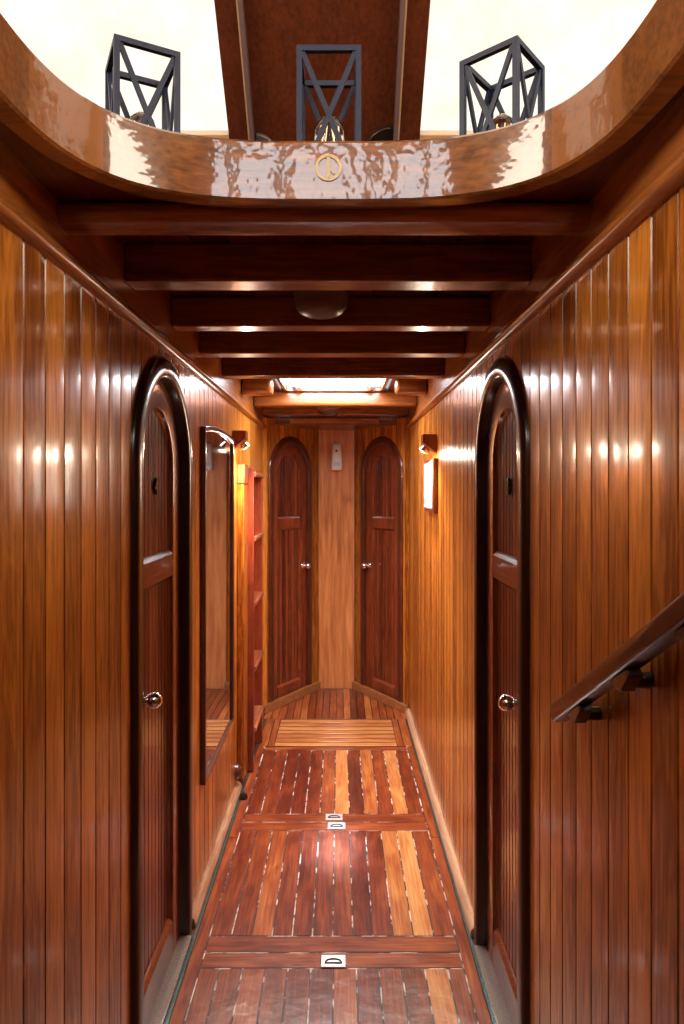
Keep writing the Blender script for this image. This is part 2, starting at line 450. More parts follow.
beam('trim_12', 4.55, 4.65, 'last crossbeam before the end doors')
m = MB(); m.box((XL-0.05, 4.70, 1.95), (XR+0.05, 5.3, ZC))
tag(m.build('trim_13', MCEIL, bevel=0.003), 'low dark header above the end doors', kind='structure')
m = MB(); m.box((-0.345, 4.675, 1.958), (0.27, 4.70, 1.992))
tag(m.build('trim_14', MBEAM, bevel=0.003), 'short light batten on the header above the end doors', kind='structure')
# first beam with rounded nose
m = MB(); pr = []
for k in range(9):
    t = PI/2+PI*k/8; pr.append((1.262+0.022*math.cos(t), 2.010+0.020*math.sin(t)))
pr += [(1.275, 1.985), (1.30, 1.985), (1.30, 2.09), (1.262, 2.09)]
m.sweep([((x, 0, 0), (0, 1, 0), (0, 0, 1)) for x in (XL+0.004, XR-0.004)], pr)
tag(m.build('trim_15', MBEAM, sharp=40), 'foremost crossbeam with a rounded nose below the curved coaming', kind='structure')

# ------------------------------------------------------------------ curved coaming and deck
CX, HW = -0.02, 0.415
def ucurve(off=0.0, n=26):
    pts = []; hw = HW+off; dp = 0.4+off; e = 2/3.2
    for k in range(n+1):
        t = PI - PI*k/n
        c, s = math.cos(t), math.sin(t)
        pts.append((CX+hw*math.copysign(abs(c)**e, c), 0.8+dp*abs(s)**e))
    return [(CX-hw, -0.85), (CX-hw, 0.3)] + pts + [(CX+hw, 0.3), (CX+hw, -0.85)]
inner = ucurve(0.0, 48)
m = MB(); fr = []; wds = []
for i, p in enumerate(inner):
    a = Vector(inner[max(i-1, 0)]); b = Vector(inner[min(i+1, len(inner)-1)])
    d = (b-a).normalized(); out = Vector((-d.y, d.x))
    fr.append(((p[0], p[1], 0), (out.x, out.y, 0), (0, 0, 1)))
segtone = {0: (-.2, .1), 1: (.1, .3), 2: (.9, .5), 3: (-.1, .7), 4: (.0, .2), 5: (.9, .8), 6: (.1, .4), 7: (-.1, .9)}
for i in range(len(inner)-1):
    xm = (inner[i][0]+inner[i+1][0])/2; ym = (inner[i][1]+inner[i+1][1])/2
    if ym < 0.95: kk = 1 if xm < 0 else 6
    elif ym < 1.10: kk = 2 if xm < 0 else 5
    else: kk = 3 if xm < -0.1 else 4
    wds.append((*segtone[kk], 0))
m.sweep(fr, [(0, 2.012), (0.004, 2.008), (0.036, 2.008), (0.036, 2.110), (0.034, 2.116), (0.006, 2.116), (0, 2.110)], wds=wds)
coam = tag(m.build('trim_16', MCOAM, sharp=30), 'curved varnished coaming around the companionway opening overhead', kind='structure')
# round inlaid emblem on the coaming: ring, upright bar and a short slanted stroke
ex, ez = -0.0205, 2.066; ey = 1.1985
m = MB()
m.sweep([((ex, ey, ez), (math.cos(2*PI*k/40), 0, math.sin(2*PI*k/40)), (0, 1, 0)) for k in range(40)], [(0.0185, -0.001), (0.0235, -0.001), (0.0235, 0.002), (0.0185, 0.002)], closed=True)
m.box((ex-0.0028, ey-0.001, ez-0.0195), (ex+0.0028, ey+0.002, ez+0.0195))
m.bar((ex+0.001, ey, ez-0.001), (ex+0.010, ey, ez-0.011), 0.0028, 0.003)
m.build('emblem', MGOLD, coam)['label'] = 'round brass inlay of a ring crossed by an upright bar'

def slab(mb, outer, hole_, z0, z1, wd=(0, 0, 0), mi=0):
    vs = [Vector((x, y, 0)) for x, y in outer]; hs = [Vector((x, y, 0)) for x, y in hole_]
    tris = tessellate_polygon([vs, hs]); al = [*outer, *hole_]; n = len(al)
    mb.add([(x, y, z1) for x, y in al]+[(x, y, z0) for x, y in al],
           [tuple(t) for t in tris]+[tuple(i+n for i in t)[::-1] for t in tris], wd, mi)
    for lp, base in ((outer, 0), (hole_, len(outer))):
        k = len(lp)
        mb.add([(x, y, z1) for x, y in lp]+[(x, y, z0) for x, y in lp], [(i, (i+1) % k, k+(i+1) % k, k+i) for i in range(k)], wd, mi)
hol = ucurve(0.03, 48)
m = MB(); slab(m, [(-1.3, Y0), (1.3, Y0), (1.3, 2.42), (-1.3, 2.42)], hol, ZC+0.0125, 2.106)
tag(m.build('floor_upper', MPANEL, sharp=30), 'wooden deck of the wheelhouse around the companionway', kind='structure')
m = MB(); slab(m, [(XL-0.09, Y0), (XR+0.09, Y0), (XR+0.09, 1.262), (XL-0.09, 1.262)], hol, 2.03, ZC)
tag(m.build('ceiling_soffit', MCEIL, sharp=30), 'dark soffit around the curved coaming', kind='structure')

# ------------------------------------------------------------------ wheelhouse above
E = Vector((0, -0.718, 0.696)); N = Vector((0, -0.696, -0.718)); O = Vector((0, 2.275, 2.106))
def W(x, s, n): 
    p = O+E*s+N*n; return (x, p.y, p.z)
def wslab(mb, x0, x1, s0, s1, n0, n1, wd=(0, 0, 0), mi=0):
    mb.prism([W(x0, s0, n0), W(x1, s0, n0), W(x1, s1, n0), W(x0, s1, n0)], [W(x0, s0, n1), W(x1, s0, n1), W(x1, s1, n1), W(x0, s1, n1)], wd, mi)
ST = 1.71
m = MB()
wslab(m, -1.3, 1.3, 0, 0.523, -0.05, 0)                      # below the windows
wslab(m, -1.3, -0.306, ST-0.06, ST, -0.05, 0.0); wslab(m, 0.22, 1.3, ST-0.06, ST, -0.05, 0.0)
wslab(m, -0.306, -0.245, 0.0, ST, -0.05, 0.012, (0.1, .3, 0)); wslab(m, 0.156, 0.22, 0.0, ST, -0.05, 0.012, (0.0, .6, 0))
wslab(m, -0.245, 0.156, 0.0, ST, -0.05, -0.004, (-0.3, .9, 0))
tag(m.build('wall_front', MPANEL, bevel=0.002), 'sloping dark wooden wheelhouse front between the bright windows', kind='structure')
for i, (x0, x1, lab) in enumerate(((-1.3, -0.306, 'left bright window with a cream blind behind the lantern'), (0.22, 1.3, 'right bright window with a cream blind behind the lantern'))):
    e = empty('window_%d' % (i+1), (0, 0, 0)); tag(e, lab, kind='structure')
    mb = MB(); wslab(mb, x0, x1, 0.54, ST-0.06, -0.03, -0.02); mb.build('window_blind', MBLIND, e, smooth=False)
    mb = MB(); wslab(mb, x0, x1, 0.515, 0.545, -0.03, 0.014); mb.build('window_sill', MTRACK, e, bevel=0.002)
for i, (x0, sg) in enumerate(((-0.245, 1), (0.156, -1))):
    mb = MB(); wslab(mb, x0-0.002*sg, x0+0.010*sg, 0.0, ST, 0.0, 0.030)
    wslab(mb, x0-0.002*sg, x0-0.007*sg, 0.0, ST, 0.012, 0.020, mi=1)  # pale strip paints the lit edge of the track
    tag(mb.build('trim_%d' % (17+i), [MMAUVE, MTRACK], bevel=0.001), '%s sliding track on the dark panel between the windows' % ('left', 'right')[i], kind='structure')
# rounded brackets at the foot of the tracks
for i, (x0, sg, mt, lab) in enumerate(((-0.232, 1, MGREYM, 'small grey rounded bracket at the foot of the left track'), (0.143, -1, MDARK, 'dark rounded bracket at the foot of the right track'))):
    mb = MB(); rr = 0.055 if i == 0 else 0.075
    arc = [(x0, 0.40)]+[(x0+sg*rr*math.sin(t), 0.495+0.10*rr/0.055*0.5*math.cos(t)) for t in [PI/2*k/8 for k in range(9)]]+[(x0+sg*rr, 0.40)]
    mb.prism([W(a, b, -0.004) for a, b in arc], [W(a, b, 0.012) for a, b in arc])
    tag(mb.build('track_bracket', mt, bevel=0.003), lab, 'bracket', 'rounded brackets at the foot of the tracks')
# roof, sides, aft wall; their glowing windows are unseen, added for daylight
m = MB(); m.box((-1.34, Y0-0.04, 3.29), (1.34, 1.10, 3.33))
tag(m.build('ceiling_wheelhouse', MCREAM), 'cream wheelhouse ceiling', kind='structure')
wn = 3
for sg, nm in ((-1, 'left'), (1, 'right')):
    m = MB(); X = 1.3*sg; X2 = 1.34*sg
    pts = lambda y0, y1, z0, z1: m.box((X, y0, z0), (X2, y1, z1))
    pts(Y0, 2.4, 2.05, 2.5); pts(Y0, 2.4, 3.0, 3.33); pts(Y0, -0.7, 2.5, 3.0); pts(0.9, 2.4, 2.5, 3.0)
    tag(m.build('wall_upper_%s' % nm, MPANEL, bevel=0.002), '%s wooden side of the wheelhouse' % nm, kind='structure')
    e = empty('window_%d' % wn, (0, 0, 0)); tag(e, 'daylit side window in the %s of the wheelhouse' % nm, kind='structure'); wn += 1
    boxobj('window_pane', (X+0.02*sg, -0.7, 2.5), (X+0.025*sg, 0.9, 3.0), MSIDE, e, 0)
m = MB()
yb = Y0
wins = [(-0.46, -0.24), (-0.17, 0.03), (0.10, 0.28)]
m.box((-1.34, yb-0.04, 2.05), (1.34, yb, 2.70)); m.box((-1.34, yb-0.04, 3.22), (1.34, yb, 3.33))
xs = [-1.34]+[v for wv in wins for v in wv]+[1.34]
for a, b in zip(xs[0::2], xs[1::2]): m.box((a, yb-0.04, 2.70), (b, yb, 3.22))
tag(m.build('wall_aft', MPANEL, bevel=0.002), 'aft wooden wall of the wheelhouse', kind='structure')
for i, (a, b) in enumerate(wins):
    e = empty('window_%d' % wn, (0, 0, 0)); tag(e, '%s narrow daylit window in the aft wall' % ('left', 'middle', 'right')[i], kind='structure'); wn += 1
    boxobj('window_pane', (a, yb-0.03, 2.70), (b, yb-0.025, 3.22), MAFT, e, 0)

# ------------------------------------------------------------------ skylight in the corridor ceiling
sky = empty('window_8', (0, 0, 0)); tag(sky, 'bright frosted skylight hatch in the corridor ceiling', kind='structure')
SX0, SX1, SY0, SY1 = -0.315, 0.24, 3.44, 4.02
boxobj('skylight_pane', (SX0, SY0, ZC+0.035), (SX1, SY1, ZC+0.04), MSKY, sky, 0)
m = MB()
for a, b in (((SX0-0.02, SY0-0.02), (SX0, SY1+0.02)), ((SX1, SY0-0.02), (SX1+0.02, SY1+0.02)), ((SX0, SY0-0.02), (SX1, SY0)), ((SX0, SY1), (SX1, SY1+0.02))):
    m.box((a[0], a[1], ZC-0.008), (b[0], b[1], ZC+0.06))
m.build('skylight_frame', MBEAM, sky, 0.003)
for sx in (-0.255, 0.185):
    m = MB(); m.box((sx-0.03, 3.93, ZC+0.008), (sx+0.03, 4.0, ZC+0.02)); m.lathe([(0.0, 0.0), (0.018, 0.0), (0.02, 0.012), (0.012, 0.026), (0, 0.028)], (sx, 3.94, ZC+0.010), (0, 0, -1), 12)
    m.bar((sx-0.04, 3.90, ZC+0.004), (sx+0.045, 3.95, ZC+0.004), 0.012, 0.008)
    m.build('skylight_latch', MGREYM, sky, 0.002)

# ------------------------------------------------------------------ baseboards, floor
def base(name, xs, sgn, ys, label):
    m = MB(); pr = [(-0.02, 0), (0.026, 0), (0.027, 0.010), (0.020, 0.026), (0.012, 0.034), (0, 0.036), (-0.02, 0.036)]
    for i, (a, b) in enumerate(ys): m.sweep([((xs, y, 0), (sgn, 0, 0), (0, 0, 1)) for y in (a, b)], pr, (rnd.uniform(-1, 1), rnd.random(), 0))
    return tag(m.build(name, MBASE, bevel=0.003), label, kind='structure')
base('baseboard_left', XL, 1, ((Y0, DL['c']-DL['r']-0.07), (DL['c']+DL['r']+0.06, 3.44)), 'low worn wooden strip along the foot of the left wall')
base('baseboard_right', XR, -1, ((Y0, DR['c']-DR['r']-0.07), (DR['c']+DR['r']+0.06, YC)), 'low worn wooden strip along the foot of the right wall')
m = MB(); m.sweep([((XL, y, 0), (1, 0, 0), (0, 0, 1)) for y in (3.46, YC)], [(-0.02, 0), (0.014, 0), (0.014, 0.018), (-0.02, 0.018)])
tag(m.build('baseboard_ladder', MMAUVE, bevel=0.003), 'thin dark strip along the wall foot below the ladder', kind='structure')
for (nm, fn, lab) in (('baseboard_end_left', fnl, 'wooden kick board across the foot of the left end door'), ('baseboard_end_right', fnr, 'wooden kick board across the foot of the right end door')):
    m = MB(); a = [fn(-0.01, 0.002, 0), fn(LEN+0.0, 0.002, 0), fn(LEN+0.0, 0.030, 0), fn(-0.01, 0.030, 0)]
    m.prism(a, [(p[0], p[1], 0.058) for p in a]); tag(m.build(nm, MSILL, bevel=0.003), lab, kind='structure')

m = MB()
m.box((-0.7, Y0, -0.08), (0.65, 5.35, -0.036), (0.1, 0, 0))
for (a, b, t) in ((-0.481, -0.441, .38), (0.391, 0.428, .40)):
    ys = [Y0, 1.28, 2.95, 4.47]
    for i in range(3): m.box((a, ys[i]+0.002, -0.036), (b, ys[i+1]-0.002, 0.0), (t+rnd.uniform(-.06, .06), rnd.random(), 0))
m.box((-0.60, Y0, -0.036), (-0.494, 4.47, -0.001), (.3, .2, 0)); m.box((0.441, Y0, -0.036), (0.54, 4.47, -0.001), (.3, .5, 0))
x = -0.60
while x < 0.56:                                              # narrow planks by the end doors
    m.box((x+0.002, 4.475, -0.036), (x+0.046, 5.30, 0.0), (0.36+rnd.uniform(-.2, .32)*(1 if abs(x+0.03) < 0.25 else 0.6), rnd.random(), 0)); x += 0.048
x = -0.436
while x < 0.38:                                              # planks under the viewer
    m.box((x+0.002, Y0, -0.036), (x+0.08, 1.29, 0.0), (0.3+rnd.uniform(-.15, .3), rnd.random(), 0)); x += 0.0822
tag(m.build('floor', MFLOOR, bevel=0.0012, seg=1), 'polished reddish planked corridor floor', kind='structure')
for i, (a, b, s) in enumerate(((-0.493, -0.482, 'left'), (0.429, 0.440, 'right'))):
    tag(boxobj('trim_%d' % (19+i), (a, Y0, -0.036), (b, 4.47, 0.002), MSTRIP, None, 0.001), 'thin blue-green strip along the %s edge of the floor' % s, kind='structure')

def lift_ring(parent, x, y, wx=0.078, wy=0.055):
    m = MB()
    m.box((x-wx/2, y-wy/2, 0.0), (x+wx/2, y+wy/2, 0.004))
    pl = m.build('lift_ring', MSTEEL, parent, 0.0015); pl['label'] = 'recessed chrome lift ring plate'
    m = MB()
    m.tube([(x+0.026*math.cos(t), y-0.010+0.017*math.sin(t), 0.0055) for t in [PI*k/10 for k in range(11)]], 0.0022, 6)
    m.box((x-0.028, y-0.014, 0.004), (x+0.028, y-0.008, 0.006)); m.build('ring', MDARK, pl)
def hatch(label, y0, y1, fb, ft, planks, rings, fx=(0.071, 0.071), x0=-0.4365, x1=0.3865, ck=MCAULK):
    cy = (y0+y1)/2
    e = empty('floor_hatch', (0, cy, 0)); tag(e, label, 'floor hatch', 'floor hatches along the corridor')
    Y = lambda v: v-cy
    boxobj('caulking', (x0-0.004, Y(y0)-0.0025, -0.034), (x1+0.004, Y(y1)+0.0025, -0.0016), ck, e, 0)
    m = MB(); g = 0.0025
    m.box((x0, Y(y0), -0.03), (x1, Y(y0+fb)-g, 0), (0.34, rnd.random(), 0)); m.build('cross_frame', MFLOORX, e, 0.001, 1)
    m = MB(); m.box((x0, Y(y1-ft)+g, -0.03), (x1, Y(y1), 0), (0.40, rnd.random(), 0)); m.build('cross_frame', MFLOORX, e, 0.001, 1)
    xa, xb = x0, x1
    if fx[0]:
        m = MB(); m.box((x0, Y(y0+fb)+g, -0.03), (x0+fx[0]-g, Y(y1-ft)-g, 0), (0.30, rnd.random(), 0)); m.build('side_frame', MFLOOR, e, 0.001, 1)
        m = MB(); m.box((x1-fx[1]+g, Y(y0+fb)+g, -0.03), (x1, Y(y1-ft)-g, 0), (0.36, rnd.random(), 0)); m.build('side_frame', MFLOOR, e, 0.001, 1)
        xa += fx[0]; xb -= fx[1]
    m = MB(); n = len(planks); wx = (xb-xa)/n
    for i, t in enumerate(planks):
        m.box((xa+i*wx+0.0021, Y(y0+fb)+g, -0.03), (xa+(i+1)*wx-0.0021, Y(y1-ft)-g, 0.0), (t+rnd.uniform(-.07, .07), rnd.random(), 0))
    m.build('planks', MFLOOR, e, 0.001, 1)
    for (rx, ry) in rings: lift_ring(e, rx, Y(ry))
    return e
hatch('nearest planked floor hatch, cut off by the bottom of the picture', 1.30, 2.211, 0.075, 0.070, [.28, .36, .24, .18, .24, .5, .18, .38, .26, .62], [(-0.021, 2.170)], (0.06, 0.05))
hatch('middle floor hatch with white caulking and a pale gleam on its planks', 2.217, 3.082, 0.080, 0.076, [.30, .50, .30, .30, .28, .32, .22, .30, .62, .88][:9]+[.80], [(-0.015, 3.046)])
hatch('farther floor hatch with dark red and tan planks, in front of the slatted grating', 3.088, 3.985, 0.074, 0.05, [.22, .26, .20, .24, .20, .40, .70, .14, .55, .30, .72, .24], [(-0.027, 3.128)], (0, 0))
e = empty('floor_grating', (0, 4.23, 0)); tag(e, 'light slatted wooden floor grating in front of the end doors', 'grating')
boxobj('backing', (-0.474, -0.235, -0.034), (0.424, 0.237, -0.0002), MCAULKD, e, 0)
for a, b in ((-0.474, -0.428), (-0.422, -0.388), (0.338, 0.372), (0.378, 0.424)):
    m = MB(); m.box((a, -0.235, -0.03), (b, 0.237, 0.002), (0.50, rnd.random(), 0)); m.build('side_board', MFLOOR, e, 0.0015, 1)
m = MB()
for i in range(7):
    y = -0.232+i*0.0672; m.box((-0.384, y, -0.03), (0.334, y+0.052, 0.002), (0.72+rnd.uniform(-.1, .1), rnd.random(), 0))
m.build('slats', MFLOORX, e, 0.0015, 1)

# ------------------------------------------------------------------ doors
def door(idx, loc, rz, r, w, s, label, knob_u, number=None, p=0.018, rp=None, thresh=True, kr=0.0215):
    e = empty('door_%d' % idx, loc, rz); tag(e, label, kind='structure')
    e['category'] = 'door'
    rp = rp or r-0.095
    def frames(R, zb):
        fr = [((-R, 0, zb), (-1, 0, 0), (0, -1, 0)), ((-R, 0, s), (-1, 0, 0), (0, -1, 0))]
        for k in range(1, 32):
            t = PI-PI*k/32; fr.append(((R*math.cos(t), 0, s+R*math.sin(t)), (math.cos(t), 0, math.sin(t)), (0, -1, 0)))
        return fr+[((R, 0, s), (1, 0, 0), (0, -1, 0)), ((R, 0, zb), (1, 0, 0), (0, -1, 0))]
    m = MB()
    pr = [(0, -0.05), (0, p*0.45), (w*0.06, p*0.8), (w*0.2, p), (w*0.45, p*1.05), (w*0.7, p*0.95), (w*0.88, p*0.7), (w*0.97, p*0.35), (w, 0.001), (w, -0.01), (w*0.5, -0.05)]
    m.sweep(frames(r, 0.0), pr); m.build('door_frame', MFRAME if thresh else MFRAME2, e, sharp=50)
    leaf_d = -0.015
    m = MB(); ro = r-rp-0.002
    m.sweep(frames(rp, 0.012), [(0, -0.05), (0, leaf_d-0.016), (0.006, leaf_d-0.012), (0.009, leaf_d-0.002), (0.014, leaf_d), (ro, leaf_d), (ro, -0.05)], (0.2, .3, 0))
    leaf = m.build('door_leaf', MDOOR, e, sharp=30)
    def hrail(z0, z1, mt, nm, top=True, bot=True):
        mb = MB()
        pr = [(0.05, z0), (-leaf_d+0.016, z0)] + ([(-leaf_d+0.010, z0+0.002), (-leaf_d, z0+0.014)] if bot else [(-leaf_d, z0)])
        pr += ([(-leaf_d, z1-0.014), (-leaf_d+0.010, z1-0.002)] if top else [(-leaf_d, z1)]) + [(-leaf_d+0.016, z1), (0.05, z1)]
        mb.prism([(-rp-0.001, a, b) for a, b in pr], [(rp+0.001, a, b) for a, b in pr], (0.3, .4, 0)); return mb.build(nm, mt, leaf)
    hrail(1.215, 1.31, MRAIL if thresh else MDOOR, 'middle_rail'); hrail(0.012, 0.13, MDOOR, 'bottom_rail', bot=False)
    q = leaf_d-0.016
    for nm, z0, zt in (('upper_panel', 1.31, lambda u: s+math.sqrt(max(rp*rp-u*u, 0))+0.004), ('lower_panel', 0.13, lambda u: 1.216)):
        mb = MB(); boards(mb, -rp-0.002, rp+0.002, 0.0365, lambda u: z0-0.004, zt, lambda u, n, z: (u, -(q+n), z), g=0.004, gw=0.003, cup=0.0004, rnd=rnd, gtone=-1.0, tone=.8)
        mb.build(nm, MDOOR, leaf, sharp=25)
    # knob: rose, neck and round ball
    m = MB(); z = 0.944
    m.lathe([(0, 0), (kr*1.05, 0.0), (kr*1.05, 0.004), (kr*0.8, 0.008), (kr*0.42, 0.010), (kr*0.42, 0.022), (kr*0.75, 0.028)]
            + [(kr*math.sin(PI*(0.25+0.75*k/10)), 0.044-kr*math.cos(PI*(0.25+0.75*k/10))) for k in range(11)], (knob_u, -leaf_d, z), (0, -1, 0), 24)
    m.build('door_knob', MCHROME, leaf, sharp=60)['label'] = 'round chrome knob'
    if number:
        cu = bpy.data.curves.new('number', 'FONT'); cu.body = number; cu.size = 0.068; cu.extrude = 0.003; cu.align_x = 'CENTER'
        cu.bevel_depth = 0.0012
        o = bpy.data.objects.new('door_number', cu)
        dg = bpy.context.evaluated_depsgraph_get(); C.objects.link(o)
        dg.update(); me = bpy.data.meshes.new_from_object(o.evaluated_get(dg)); bpy.data.objects.remove(o)
        me.materials.clear(); me.materials.append(MDARK)
        o = bpy.data.objects.new('door_number', me); C.objects.link(o); o.parent = leaf
        o.rotation_euler = (PI/2, 0, 0); o.location = (0.0, -q-0.005, 1.487); o['label'] = 'small dark metal numeral'
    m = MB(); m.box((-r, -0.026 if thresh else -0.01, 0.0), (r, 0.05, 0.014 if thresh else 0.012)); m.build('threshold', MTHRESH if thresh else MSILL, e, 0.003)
    return e
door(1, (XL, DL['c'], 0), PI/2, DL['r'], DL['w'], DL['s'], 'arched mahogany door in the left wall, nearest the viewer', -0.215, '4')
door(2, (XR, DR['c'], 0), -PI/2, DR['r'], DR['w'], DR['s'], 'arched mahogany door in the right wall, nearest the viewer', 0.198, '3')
pl = fnl(0.335, 0, 0); prr = fnr(LEN-0.335, 0, 0)
door(3, pl, TH, 0.215, 0.056, 1.612, 'arched mahogany door at the corridor end, left of the pale pillar', 0.172, None, p=0.014, rp=0.135, thresh=False)
door(4, prr, -TH, 0.215, 0.056, 1.612, 'arched mahogany door at the corridor end, right of the pale pillar', -0.172, None, p=0.014, rp=0.135, thresh=False)

# ------------------------------------------------------------------ mirror
e = empty('wall_mirror', (XL, 2.885, 0.40)); tag(e, 'tall narrow mirror with slim dark wooden frame on the left wall', 'mirror')
def mirror_loop(hw, z0, z1, rise):
    pts = [(-hw, z0), (hw, z0), (hw, z1)]
    for k in range(1, 12):
        t = k/12; pts.append((hw-2*hw*t, z1+rise*(1-(2*t-1)**2)))
    return pts+[(-hw, z1)]
lo = mirror_loop(0.345, 0.0, 1.338, 0.020); li = mirror_loop(0.325, 0.02, 1.318, 0.019)
m = MB(); n = len(lo)
vs = [(0.001, u, z) for u, z in lo]+[(0.020, u, z) for u, z in lo]+[(0.020, u, z) for u, z in li]+[(0.001, u, z) for u, z in li]
fs = []
for i in range(n):
    j = (i+1) % n
    for k in range(4): fs.append((k*n+i, k*n+j, ((k+1) % 4)*n+j, ((k+1) % 4)*n+i))
m.add(vs, fs); m.build('mirror_frame', MDARKB, e, 0.003)
m = MB(); m.prism([(0.002, u, z) for u, z in li], [(0.010, u, z) for u, z in li]); m.build('mirror_glass', MMIRROR, e, smooth=False)

# ------------------------------------------------------------------ ladder with its wall batten
e = empty('wall_batten', (XL, 3.50, 0.04)); tag(e, 'upright light wooden batten fixed to the left wall beside the ladder', 'batten')
boxobj('post', (0.001, -0.06, 0.0), (0.036, 0.08, 1.49), MWALL, e, 0.003, (-0.6, .3, 0)); boxobj('end_block', (0.001, -0.064, 1.492), (0.040, 0.08, 1.59), MBRACK, e, 0.003)
e = empty('ladder', (XL, 3.85, 0)); tag(e, 'reddish wooden ladder standing against the left wall', 'ladder')
for y in (-0.215, 0.185):
    boxobj('stile', (0.006, y-0.014, 0.01), (0.062, y+0.014, 1.62 if y < 0 else 1.60), MLAD, e, 0.003, (0.2 if y < 0 else 0.9, rnd.random(), 0))
for z in (0.22, 0.545, 0.89, 1.24, 1.585):
    m = MB(); pr = [(0.010, z-0.016), (0.066, z-0.016), (0.072, z-0.010), (0.072, z+0.006), (0.066, z+0.012), (0.010, z+0.012)]
    m.prism([(a, -0.201, b) for a, b in pr], [(a, 0.171, b) for a, b in pr], (rnd.uniform(-1, 1), rnd.random(), 0)); m.build('step', MLADS, e, 0.002)
m = MB(); m.lathe([(0, 0), (0.036, 0), (0.036, 0.012), (0.030, 0.022), (0.018, 0.028), (0, 0.030)], (XL+0.0, 3.40, 0.10), (1, 0, 0), 20)
tag(m.build('door_stop', MDARKB), 'dark round wooden stop on the left wall near the floor', 'door stop')
m = MB(); m.lathe([(0, 0), (0.020, 0), (0.022, 0.008), (0.016, 0.020), (0, 0.024)], (-0.47, 3.32, 0.002), (0, 0, 1), 16)
tag(m.build('floor_stud', MDARK), 'small dark round stud on the floor before the ladder', 'floor stud')

# ------------------------------------------------------------------ reading lamps
def spot(loc, sg, label):
    e = empty('wall_lamp', loc); tag(e, label, 'wall lamp', 'reading lamps on the corridor walls')
    prf = [(0.0, 0.087), (0.066*sg, 0.087), (0.066*sg, 0.045), (0.0, 0.0)]
    m = MB(); m.prism([(a+0.002*sg, -0.035, b) for a, b in prf], [(a+0.002*sg, 0.035, b) for a, b in prf]); m.build('bracket', MBRACK, e, 0.002)
    ax = Vector((0.55*sg, 0.0, -0.83)).normalized(); o = Vector((0.040*sg, 0, 0.032))
    m = MB(); m.lathe([(0.0, -0.004), (0.010, -0.004), (0.018, 0.006), (0.025, 0.022), (0.027, 0.036), (0.024, 0.036), (0.021, 0.024), (0.0, 0.020)], o, ax, 20)
    cup = m.build('lamp_cup', MCHROME, e, sharp=50)
    m = MB(); m.lathe([(0.0, 0.030), (0.015, 0.028), (0.018, 0.024), (0, 0.023)], o, ax, 16); m.build('bulb', MBULB, cup)
    for kind, pw in (('SPOT', SPOT_W), ('POINT', SPOT_W*0.08)):
        l = bpy.data.lights.new('lamp_light', kind); l.energy = pw; l.color = (1.0, 0.80, 0.60); l.shadow_soft_size = 0.012
        if kind == 'SPOT': l.spot_size = math.radians(158); l.spot_blend = 0.8
        lo = bpy.data.objects.new('lamp_light', l); C.objects.link(lo); lo.parent = e; lo.location = o+ax*0.05
        lo.rotation_euler = Vector((0.25*sg, 0, -1)).to_track_quat('-Z', 'Y').to_euler()
    return e
spot((XL, 3.32, 1.700), 1, 'wedge-shaped wooden wall lamp with chrome spotlight above the ladder')
spot((XR, 3.29, 1.680), -1, 'wedge-shaped wooden wall lamp with chrome spotlight above the framed notice')

# ------------------------------------------------------------------ framed notice
e = empty('framed_notice', (XR, 3.40, 1.39)); tag(e, 'white notice on a wooden backing board on the right wall', 'notice')
boxobj('backing_board', (-0.020, -0.17, 0.0), (-0.001, 0.17, 0.262), MBRACK, e, 0.003)
boxobj('border', (-0.0235, -0.155, 0.015), (-0.020, 0.155, 0.25), MGREY, e, 0.001)
sh = boxobj('notice_sheet', (-0.0255, -0.145, 0.024), (-0.0235, 0.148, 0.242), MPAPER, e, 0)
m = MB()
r8 = random.Random(3)
for i in range(7):
    z = 0.215-i*0.018; m.box((-0.0262, 0.05-r8.random()*0.1, z), (-0.0256, 0.13, z+0.004))
m.box((-0.0262, 0.07, 0.035), (-0.0256, 0.135, 0.075)); m.box((-0.0262, 0.02, 0.04), (-0.0256, 0.05, 0.06))
m.build('blue_marks', MINK, sh)

# ------------------------------------------------------------------ air freshener on the pillar
e = empty('air_freshener', (-0.023, YP-0.0305, 1.648)); tag(e, 'white plastic air freshener dispenser on the pale pillar between the end doors', 'air freshener')
m = MB(); fr = []
for (z, hw, dp) in ((0, .039, .045), (.004, .041, .050), (.05, .041, .056), (.12, .037, .054), (.17, .034, .046), (.195, .030, .034), (.202, .022, .022)):
    fr.append(((0, 0, z), (hw, 0, 0), (0, dp, 0)))
m.sweep(fr, [(-1, 0), (-1, -.7), (-.92, -.9), (-.75, -1), (.75, -1), (.92, -.9), (1, -.7), (1, 0)]); b_ = m.build('housing', MWHITE, e, sharp=40)
m = MB(); m.lathe([(0, 0), (0.009, 0), (0.008, 0.004), (0, 0.005)], (-0.003, -0.050, 0.145), (0, -1, 0.1), 16); m.build('nozzle', MSENS, b_)
boxobj('blue_label', (-0.026, -0.0575, 0.032), (0.024, -0.055, 0.062), MBLUE, b_, 0.001)

# ------------------------------------------------------------------ ceiling dome lights
for loc, lab in (((-0.052, 1.865, ZC), 'glass dome ceiling light between the second and third beams'), ((-0.07, 4.33, ZC), 'glass dome ceiling light beyond the skylight, near the end doors')):
    e = empty('ceiling_light', loc); tag(e, lab, 'ceiling light', 'dome lights on the corridor ceiling')
    m = MB(); m.lathe([(0, 0), (0.085, 0), (0.085, -0.012), (0.078, -0.03), (0.0, -0.03)], seg=32); m.build('base', MBEAM, e, sharp=40)
    R_ = 0.074
    m = MB(); m.lathe([(R_, -0.03), (R_, -0.055), (R_*0.985, -0.075), (R_*0.93, -0.092), (R_*0.80, -0.105), (R_*0.55, -0.114), (R_*0.28, -0.118), (0.004, -0.119)], seg=32)
    m.build('glass_dome', MDOME, e, sharp=60)

